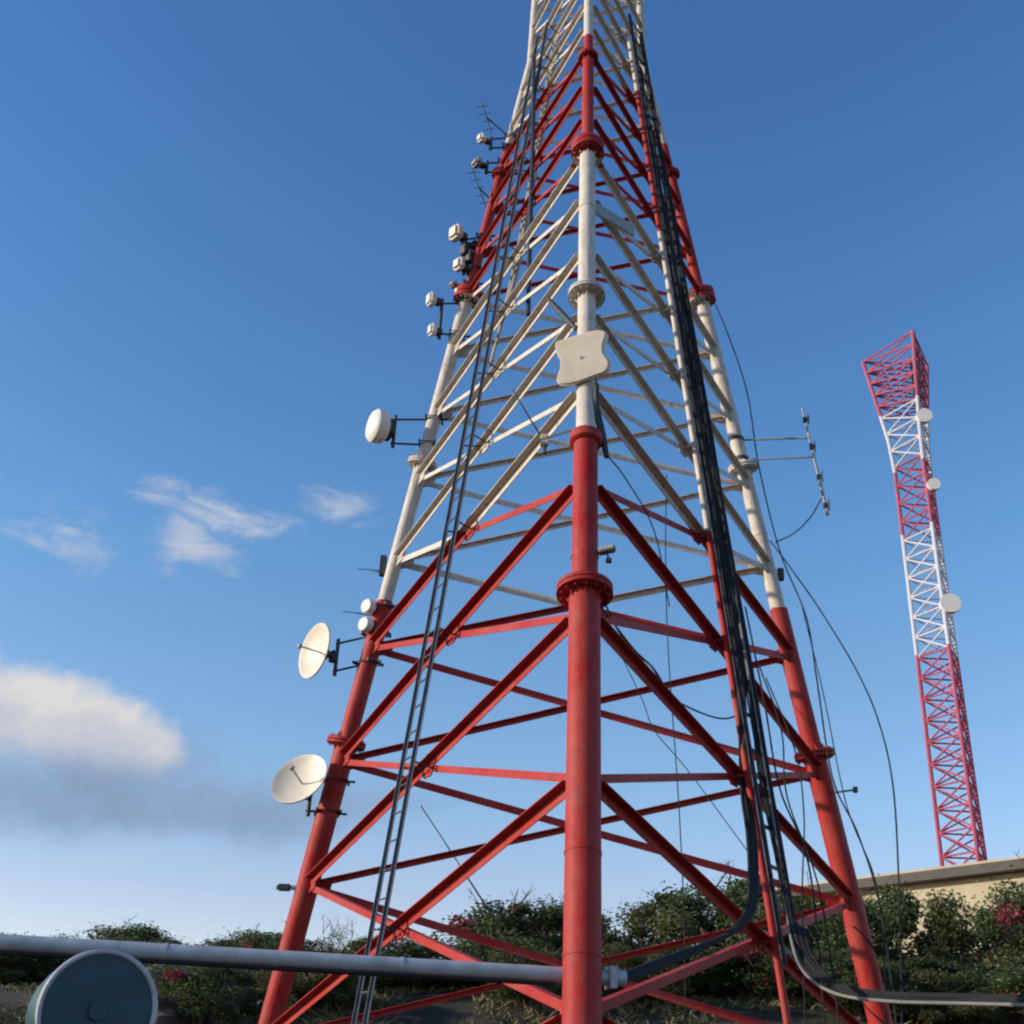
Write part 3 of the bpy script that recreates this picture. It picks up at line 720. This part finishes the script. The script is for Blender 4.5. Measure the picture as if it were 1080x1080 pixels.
# near leg: notched square panel antenna
pc = at(613, 377, 11.42); k = (pc-CAM).dot(FWD)/F
root = thing('panel_antenna', 'cream square antenna with wavy notched sides on the near leg', 'antenna', pc)
ax = (CAM-pc); ax.z *= .5; ax.normalize(); ax = (Matrix.Rotation(R(-17), 3, 'Z') @ ax)
sx = Vector((-ax.y, ax.x, 0)).normalized(); sy = ax.cross(sx); 
if sx.x < 0: sx = -sx
if sy.z < 0: sy = -sy
outl = [(-28, 17), (-26, 22), (-14, 24), (0, 26), (16, 27), (26, 25), (29, 20), (25.5, 12), (24, 5), (25.5, -1), (29, -7), (29, -14), (24, -20), (10, -23), (-6, -26), (-20, -26.5), (-28, -24), (-29, -18), (-26, -11), (-24, -5), (-24, 2), (-27, 9)]
outl = [(x, y) for x, y in outl]
b = bmesh.new(); pv = spline([Vector((x, y, 0)) for x, y in outl]+[Vector((outl[0][0], outl[0][1], 0))], 3)[:-1]
prism(b, [pc+sx*v.x*k+sy*v.y*k for v in pv], -ax*.13)
bmesh.ops.bevel(b, geom=[e for e in b.edges if len(e.link_faces) == 2 and e.calc_face_angle(0) > 1.2], offset=.018, segments=3, affect='EDGES')
part('radome', b, M['cream'], root, True)
b = bmesh.new(); tube(b, [pc+ax*.001, pc+ax*.006], .018, 16); tube(b, [pc+sx*.05+ax*.001, pc+sx*.05+ax*.004], .006, 8); part('emblem', b, M['greyplastic'], root)
b = bmesh.new(); lp = leg_pt('N', (pc.z-CZ)/S)
for s in (-1, 1):
    q = lp+Vector((0, 0, s*.12)); tube(b, [pc-ax*.12+Vector((0, 0, s*.12)), q], .03, 10); tube(b, [q-Vector((0, 0, .03)), q+Vector((0, 0, .03))], leg_r(5.4)+.02, 30)
part('clamp', b, M['bracket'], root, True)
b = bmesh.new(); tube(b, [at(629, 405, 11.55), at(629, 430, 11.55), at(635, 458, 11.55), at(640, 482, 11.5)], [.03, .04, .045, .03], 12); part('mount_pipe', b, M['bracket'], root, True)
# dark arm pipe above the panel
b = bmesh.new(); tube(b, [at(578, 315, 12.3), at(592, 330, 12.1), at(608, 347, 11.9)], [.028, .04, .03], 12)
tag(build('mounting_arm', b, M['bracket'], smooth=True), 'dark slanting mounting arm just above the square antenna on the near leg', 'bracket')
# whip on a small bracket, left of the near leg
p = at(574, 466, 12.2); root = thing('whip_antenna', 'thin slanting whip antenna on a small beige bracket left of the near leg', 'antenna', p)
b = bmesh.new(); tube(b, [p, at(558, 440, 12.15), at(541, 411, 12.1)], [.014, .011, .007], 8); part('whip', b, M['dark_steel'], root, True)
b = bmesh.new(); bevbox(b, p+Vector((.0, 0, .02)), Vector((.05, 0, 0)), Vector((0, .04, 0)), Vector((0, 0, .075)), .01); part('housing', b, M['cream'], root)
b = bmesh.new(); tube(b, [p-Vector((.12, 0, 0)), leg_pt('N', 4.62)], .013, 8); tube(b, [p, p-Vector((-.01, 0, .16))], .022, 8); part('arm', b, M['bracket'], root)
# flood light on the near leg
p = at(640, 580, 11.05); root = thing('flood_light', 'small grey-green flood lamp on the near red leg above its flange', 'lamp', p)
b = bmesh.new(); bevbox(b, p, Vector((.085, -.03, .012)), Vector((.015, .06, 0)), Vector((0, 0, .028)), .012); part('housing', b, M['greyplastic'], root)
b = bmesh.new(); tube(b, [p-Vector((.13, 0, .02)), p-Vector((.0, 0, .03)), p+Vector((.02, 0, -.10))], .012, 8); bevbox(b, p+Vector((.02, 0, -.12)), Vector((.03, 0, 0)), Vector((0, .025, 0)), Vector((0, 0, .025)), .006)
part('bracket', b, M['bracket'], root)
b = bmesh.new(); c = leg_pt('N', (p.z-CZ)/S-.03); tube(b, [c-Vector((0, 0, .02)), c+Vector((0, 0, .02))], leg_r(3.4)+.008, 36); part('clamp', b, M['paint'], root, True)
# pale wide sloping plate high on the near leg
b = bmesh.new(); a_ = at(625, 218, 12.4); c_ = at(668, 244, 13.3); bevbox(b, (a_+c_)/2, (c_-a_)/2, Vector((0, 0, .10)), Vector((.02, -.012, 0)), .008)
tag(build('panel_antenna', b, M['greyplastic']), 'pale grey long panel sloping from the upper near leg into the tower', 'antenna')

# dipole array on two arms off the right leg
pt, pb = at(846, 430, 16.0), at(873, 543, 16.0); ctr_ = (pt+pb)/2
root = thing('dipole_array', 'slender grey dipole array on two horizontal arms right of the right leg', 'antenna', ctr_)
b = bmesh.new(); tube(b, [pt, pb], [.014, .026], 10); part('mast', b, M['greyplastic'], root, True)
for i, f_ in enumerate((.12, .38, .66, .92)):
    c = pt+(pb-pt)*f_; b = bmesh.new()
    o2 = Vector((.045, -.03, 0)); v = Vector((0, 0, .09))
    tube(b, [c, c+o2], .014, 8); tube(b, [c+o2-v, c+o2+v], .012, 8); bevbox(b, c, Vector((.03, 0, 0)), Vector((0, .03, 0)), Vector((0, 0, .05)), .008)
    part('dipole', b, M['bracket'], root)
for py, qx in ((463, 852), (483, 857)):
    q = at(qx, py-1, 16.0); uu = (q.z-CZ)/S; lp = leg_pt('R', uu+.05); b = bmesh.new(); tube(b, [q, lp], .016, 8); part('arm', b, M['greyplastic'], root)
    b = bmesh.new(); c = lp; tube(b, [c-Vector((0, 0, .03)), c+Vector((0, 0, .03))], leg_r(6)+.012, 24); part('clamp', b, M['bracket'], root)
cable([at(867, 525, 16), at(855, 545, 16), at(838, 562, 16.2), at(818, 572, 16.6)], .010, 'thin feeder hanging from the dipole array back to the right leg', 'wire')
# small stub lamp on right leg
p = at(902, 833, 16.4); root = thing('clamp_stub', 'short thin stub with a dark end sticking out of the lower right leg', 'bracket', p)
b = bmesh.new(); tube(b, [p, leg_pt('R', 2.75)], .014, 8); part('stub', b, M['dark_steel'], root)
b = bmesh.new(); bevbox(b, p, Vector((.03, 0, 0)), Vector((0, .03, 0)), Vector((0, 0, .04)), .006); part('cap', b, M['dark_steel'], root)
for (px, py, u) in ((835, 606, 4.9),):
    p = at(px-12, py, 16.9); b = bmesh.new(); bevbox(b, p, Vector((.05, 0, 0)), Vector((0, .05, 0)), Vector((0, 0, .10)), .01)
    tag(build('junction_box', b, M['bracket']), 'small dark box on the right edge of the white right leg', 'junction box')

# ---------------------------------------------------------------- second tower in the distance
tz = at(950, 372, 66); tb0 = Vector((tz.x, tz.y, 0)); gz = gh(tz.x, tz.y); H = tz.z
far = thing('lattice_tower', 'distant slender lattice tower in red and white bands, far right of the near tower', 'tower', Vector((tb0.x, tb0.y, gz-.2)))
def fr(z):
    d0 = H-z
    K = [(0, 2.55), (3.7, 1.95), (6.5, 1.5), (9, 1.33), (200, 2.0)]
    for (a, ra_), (b_, rb2) in zip(K, K[1:]):
        if d0 <= b_: return ra_+(rb2-ra_)*(d0-a)/(b_-a)
def fp(k, z):
    a = R(150+120*k); return Vector((tb0.x+fr(z)*math.cos(a), tb0.y+fr(z)*math.sin(a), z))
zs = [H]
while zs[-1] > gz: zs.append(zs[-1]-(.95 if H-zs[-1] < 4.2 else 1.3))
zs[-1] = gz-.1
def band(z): 
    d0 = H-z
    return M['mag'] if (d0 < 4.6 or (9.0 < d0 < 13.5) or d0 > 21.5) else M['farwhite']
edges = [0, 4.6, 9.0, 13.5, 21.5, H-gz+.1]
for e0, e1 in zip(edges, edges[1:]):
    for k in range(3):
        b = bmesh.new(); mids = [e0]+([3.7] if e0 < 3.7 < e1 else [])+([6.5] if e0 < 6.5 < e1 else [])+[e1]
        tube(b, [fp(k, H-x) for x in mids], .13, 8)
        part('leg_section', b, band(H-(e0+e1)/2), far, True)
    b = bmesh.new()
    for z0, z1 in zip(zs, zs[1:]):
        if e0 <= H-(z0+z1)/2 < e1:
            for k in range(3):
                tube(b, [fp(k, z0), fp((k+1) % 3, z1)], .055, 6); tube(b, [fp((k+1) % 3, z0), fp(k, z1)], .055, 6); tube(b, [fp(k, z0), fp((k+1) % 3, z0)], .055, 6)
    part('lattice_section', b, band(H-(e0+e1)/2), far)

b = bmesh.new(); q = fp(0, H)
tube(b, [Vector((tb0.x+.2, tb0.y-.9, H-1)), Vector((tb0.x+.2, tb0.y-.9, gz))], .09, 8); part('feeder_run', b, M['dark_steel'], far, True)
for zz, rr_ in ((H-6, .5), (H-11, .4), (H-19, .6)):
    b = bmesh.new(); c = Vector((tb0.x+.3, tb0.y-1.8, zz)); tube(b, [c, c+Vector((.05, .35, 0))], rr_, 20); tube(b, [c+Vector((0, .2, 0)), c+Vector((0, 1.0, 0))], .05, 6); part('drum_antenna', b, M['white'], far, True)
# ---------------------------------------------------------------- beige building at the right
A = at(805, 936, 52); zt = A.z
B = at_z(1075, 901, zt)
B2 = A+(B-A)*1.25; dv = (B2-A); dv.z = 0; Ln = dv.length; dv.normalize(); nv = Vector((dv.y, -dv.x, 0))
if nv.y > 0: nv = -nv
bz = gh((A.x+B2.x)/2, (A.y+B2.y)/2)-1.5
bld = thing('building', 'long flat-roofed beige building with a dark roof edge behind the trees at right', 'building', Vector((A.x, A.y, bz)))
up = Vector((0, 0, 1))
b = bmesh.new(); cw = A+dv*Ln/2-nv*5; cw = Vector((cw.x, cw.y, (bz+zt-.5)/2)); box(b, cw, dv*(Ln/2-.6), nv*4.4, up*((zt-.5-bz)/2)); part('wall', b, M['wall'], bld)
b = bmesh.new(); cr_ = Vector((cw.x, cw.y, zt-.32)); box(b, cr_, dv*Ln/2, nv*5, up*.17); part('roof', b, M['fascia'], bld)
b = bmesh.new(); box(b, Vector((cw.x, cw.y, zt-.09)), dv*(Ln/2-.15), nv*4.85, up*.055); part('parapet', b, M['wall'], bld)
for i in range(int(Ln//4)):
    if i < 3: continue
    q = A+dv*(2.2+i*4)-nv*.58; q = Vector((q.x, q.y, zt-2.4)); fb = bmesh.new()
    w_ = .75
    for sx_, sz_, hw, hh in ((-w_, 0, .05, .7), (w_, 0, .05, .7), (0, .65, w_+.05, .05), (0, -.65, w_+.05, .05), (0, 0, .03, .7)):
        box(fb, q+dv*sx_+up*sz_, dv*hw, nv*.05, up*hh)
    wo = part('window', fb, M['farwhite'], bld)
    fb = bmesh.new(); box(fb, q, dv*w_, nv*.03, up*.65); part('pane', fb, M['glass'], wo, root=bld)

# ---------------------------------------------------------------- trees and bushes
def leaf_mesh(seed, n, flat=.8, size=.13, flower=0, leafk='leaf', clumps=26, name='crown'):
    r = random.Random(seed); b = bmesh.new(); cl = []
    for i in range(clumps):
        a = r.uniform(0, 2*math.pi); rr = math.sqrt(r.random())*.85; z_ = r.uniform(-.85, .9)
        rr *= math.sqrt(max(.05, 1-max(z_, 0)**2*.9))
        cl.append((Vector((rr*math.cos(a), rr*math.sin(a), z_*flat)), r.uniform(.12, .32), r.random() < flower))
    for i in range(n):
        c, s_, fl = cl[r.randrange(clumps)]
        v = Vector((r.gauss(0, 1), r.gauss(0, 1), r.gauss(0, 1))); v.normalize(); v *= s_*(r.random()**.4)
        if r.random() < .08: v *= 1.6
        p = c+v; L = size*r.uniform(.5, 1.2); wd = L*r.uniform(.25, .45)
        d_ = Vector((r.gauss(0, 1), r.gauss(0, 1), r.gauss(.1, .7))).normalized(); s2 = d_.cross(Vector((r.gauss(0, 1), r.gauss(0, 1), r.gauss(0, 1)))).normalized()
        n_ = d_.cross(s2)*wd*.3
        vs = [b.verts.new(q) for q in (p-d_*L/2, p+s2*wd-d_*L*.1+n_, p+d_*L/2, p-s2*wd-d_*L*.1+n_)]
        f = b.faces.new(vs); f.material_index = 1 if (fl and r.random() < .75) else 0
    me = bpy.data.meshes.new(name); b.to_mesh(me); b.free()
    me.materials.append(M[leafk]); me.materials.append(M['flower']); return me, cl
def trunk_mesh(seed, cl, bare=0):
    r = random.Random(seed); b = bmesh.new(); base_ = Vector((0, 0, -1.05))
    for s_ in range(3):
        a = r.uniform(0, 6.28); top = Vector((math.cos(a)*.25, math.sin(a)*.25, .1+.3*r.random()))
        f = base_+Vector((math.cos(a)*.04, math.sin(a)*.04, 0)); m_ = (f+top)/2+Vector((r.uniform(-.08, .08), r.uniform(-.08, .08), 0))
        tube(b, spline([f, m_, top], 4), [.045-.02*i/8 for i in range(9)], 8)
        for c, q, _ in cl[s_::3]:
            st = f+(top-f)*r.uniform(.45, 1); mm = (st+c)/2+Vector((r.uniform(-.07, .07),)*3)
            tube(b, spline([st, mm, c], 3), [.018, .016, .013, .011, .009, .007, .004], 5)
    for i in range(bare):
        c, q, _ = cl[r.randrange(len(cl))]; e = c+Vector((r.uniform(-.35, .35), r.uniform(-.35, .35), r.uniform(.3, .65)))
        mm = (c+e)/2+Vector((r.uniform(-.08, .08),)*3)
        tube(b, spline([c, mm, e], 3), [.012, .011, .010, .008, .006, .004, .003], 5)
        for j in range(3):
            s0 = c+(e-c)*r.uniform(.4, .9); tube(b, [s0, s0+Vector((r.uniform(-.16, .16), r.uniform(-.16, .16), r.uniform(.02, .18)))], [.005, .002], 4)
    me = bpy.data.meshes.new('trunk'); b.to_mesh(me); b.free(); me.materials.append(M['bark']); return me
protos = []
for i, (sd_, n_, fl, lk_, bare) in enumerate([(1, 22000, 0, 'leaf', 8), (2, 22000, 0, 'leaf2', 5), (3, 18000, .2, 'leaf', 26), (4, 20000, .05, 'leaf', 8), (5, 1500, 0, 'leaf2', 18)]):
    me, cl = leaf_mesh(sd_, n_, .85, .058, fl, lk_, 44); protos.append((me, trunk_mesh(sd_, cl, bare)))
def bush(label, px, pytop, Y, wpx, proto, cat='bush', name='bush', deep=1.0, group='shrubs and small trees on the bank behind the tower', rot=None, hmin=1.2):
    top = at(px, pytop, Y); g0 = gh(top.x, Y); hh = max(top.z-g0, hmin); wd = wpx/F*(top-CAM).dot(FWD)/2
    root = thing(name, label, cat, Vector((top.x, Y, g0)), group)
    sz = hh/2.0
    for nm, me in (('crown', protos[proto][0]), ('trunk', protos[proto][1])):
        o = bpy.data.objects.new(nm, me); col.objects.link(o); o.parent = root
        o.location = (0, 0, sz*1.0); o.scale = (wd*1.05, wd*1.05*deep, sz*1.0)
        o.rotation_euler = (0, 0, rot if rot is not None else rnd.uniform(0, 6.28))
    return root
BL = [
 ('low dark bush with red bracts at the far left under the beam', 195, 1030, 30, 130, 2),
 ('dark bush with pinkish tips reaching above the beam at the far left', 132, 985, 33, 90, 3),
 ('tall bush left of the left leg, its tips above the beam', 277, 984, 32, 75, 3),
 ('broad green bush right below the beam between left leg and ladder', 330, 1035, 31, 160, 1),
 ('sparse twiggy sapling seen between left leg and ladder', 358, 972, 36, 60, 4),
 ('olive bush below the beam right of the ladder', 450, 1032, 30, 190, 1),
 ('thin sapling just right of the ladder above the beam', 425, 1000, 37, 60, 4),
 ('dark tree with bare twigs and red bracts left of the near leg', 545, 952, 31, 180, 2),
 ('dark bush immediately behind the near leg', 600, 955, 34, 150, 0),
 ('rounded green tree right of the near leg', 680, 950, 32, 150, 1),
 ('dark tree behind the first cable bend, tallest of the row', 762, 926, 34, 190, 0),
 ('dark green tree behind the cable tray', 838, 942, 31, 150, 3),
 ('leafy tree behind the foot of the right leg', 915, 934, 33, 150, 0),
 ('bushy tree beyond the right leg in front of the building', 1000, 944, 32, 160, 1),
 ('bushy tree at the far right edge in front of the building', 1085, 928, 34, 160, 3),
 ('low olive bush on the slope right of the near leg', 720, 1005, 28.5, 150, 0),
 ('low dark bush on the slope below the cable bend', 800, 1010, 28, 130, 3),
 ('low green bush on the slope between the tray and the right leg', 875, 1005, 28, 130, 1),
 ('low bush on the slope right of the right leg', 975, 1010, 28.5, 150, 0),
 ('low dark bush on the slope left of the near leg', 540, 1012, 28.5, 150, 3),
 ('dark leafy bush at the left edge behind the teal drum', 60, 1000, 31, 150, 0),
 ('small bush left of the teal drum', -20, 1010, 30, 150, 1),
 ('low scrubby bush on the slope behind the ladder foot', 400, 1048, 28, 110, 0),
 ('low dense bush with dull red bracts between drum and left leg', 215, 1040, 25.5, 130, 2),
 ('low dense olive bush at the foot of the left leg', 320, 1050, 26.5, 120, 1),
 ('low dense bush just left of the near leg base', 560, 1030, 26.5, 120, 0),
 ('low dense bush just right of the near leg base', 668, 1025, 27, 120, 1),
 ('low dense bush right of the cable tray foot', 905, 1030, 26.5, 130, 0),
 ('low dense olive bush below the outgoing black cables', 980, 1030, 26.5, 140, 1),
 ('low dense bush in the lower right corner', 1065, 1020, 27, 150, 3),
]
for (lb, px, py, Y, w, pr) in BL: bush(lb, px, py, Y, w, pr, name='bush' if py > 990 else 'tree', cat='bush' if py > 990 else 'tree')
# more growth further back, off to the sides (seen only from elsewhere)
for i in range(34):
    x = -40+80*i/33+rnd.uniform(-.7, .7); y = rnd.uniform(35.5, 38.5)
    g0 = gh(x, y); root = thing('bush', 'background bush in the dark hedge line on top of the bank', 'bush', (x, y, g0), 'hedge line on the bank')
    h_ = rnd.uniform(.75, 1.0); pr = rnd.choice([0, 1, 3])
    for nm, me in (('crown', protos[pr][0]), ('trunk', protos[pr][1])):
        o = bpy.data.objects.new(nm, me); col.objects.link(o); o.parent = root; o.location = (0, 0, h_); o.scale = (2.2, 2.0, h_); o.rotation_euler[2] = rnd.uniform(0, 6)
# boulders on the bank, lower left
for i, (px, py, Y, s_, lb) in enumerate([(195, 1066, 27, .7, 'large grey boulder on the bank below the red bush at left'), (228, 1074, 26, .5, 'smaller grey boulder right of the large one at left'),
                                     (165, 1078, 25.5, .5, 'grey boulder nearest the teal drum')]):
    c = at(px, py, Y); g0 = gh(c.x, c.y); b = bmesh.new(); bmesh.ops.create_icosphere(b, subdivisions=4, radius=1)
    for v in b.verts:
        q = v.co.copy(); v.co *= 1+.35*noise.noise(q*1.1+Vector((i*5, 0, 0)))+.12*noise.noise(q*3.1+Vector((0, i*3, 0)))+.05*noise.noise(q*8)
        v.co = Vector((v.co.x*s_*1.5, v.co.y*s_, v.co.z*s_*.8))
    o = build('boulder', b, M['rock'], smooth=True); o.location = (c.x, c.y, g0+.1); tag(o, lb, 'rock')

# ---------------------------------------------------------------- dry grass and low weeds on the bank
gmt, gn, gbs = new_mat('dry_grass')
ge = N(gn, 'ShaderNodeNewGeometry'); gr_ = ramp(gn, [(0, (.035, .055, .015)), (.45, (.10, .11, .035)), (.75, (.17, .13, .06)), (1, (.24, .19, .10))])
gno = noise_tex(gn, .5, 3, .6, ge.outputs['Position'])
ga = N(gn, 'ShaderNodeMath', operation='ADD'); lk(gn, ge.outputs['Random Per Island'], ga.inputs[0]); lk(gn, gno.outputs[0], ga.inputs[1])
gmu = N(gn, 'ShaderNodeMath', operation='MULTIPLY'); lk(gn, ga.outputs[0], gmu.inputs[0]); gmu.inputs[1].default_value = .62
lk(gn, gmu.outputs[0], gr_.inputs[0]); lk(gn, gr_.outputs[0], gbs.inputs['Base Color']); gbs.inputs['Roughness'].default_value = .8
gr = random.Random(77); b = bmesh.new()
for i in range(14000):
    x = gr.uniform(-22, 24); y = gr.uniform(19, 33)
    if noise.noise(Vector((x*.4, y*.4, 9))) < -.12: continue
    z0 = gh(x, y)
    for j in range(6):
        px_, py_ = x+gr.gauss(0, .10), y+gr.gauss(0, .10); hh = gr.uniform(.05, .22); a = gr.uniform(0, 6.28)
        w = Vector((math.cos(a), math.sin(a), 0))*gr.uniform(.006, .015); ln = Vector((gr.gauss(0, .10), gr.gauss(0, .10), hh)); p = Vector((px_, py_, z0-.03))
        b.faces.new([b.verts.new(q) for q in (p-w, p+w, p+w*.5+ln*.6, p+ln+Vector((ln.x, ln.y, 0))*.5)])
o = build('dry_grass', b, gmt); o['kind'] = 'stuff'; tag(o, 'dry grass and low weeds growing over the bank', 'grass')
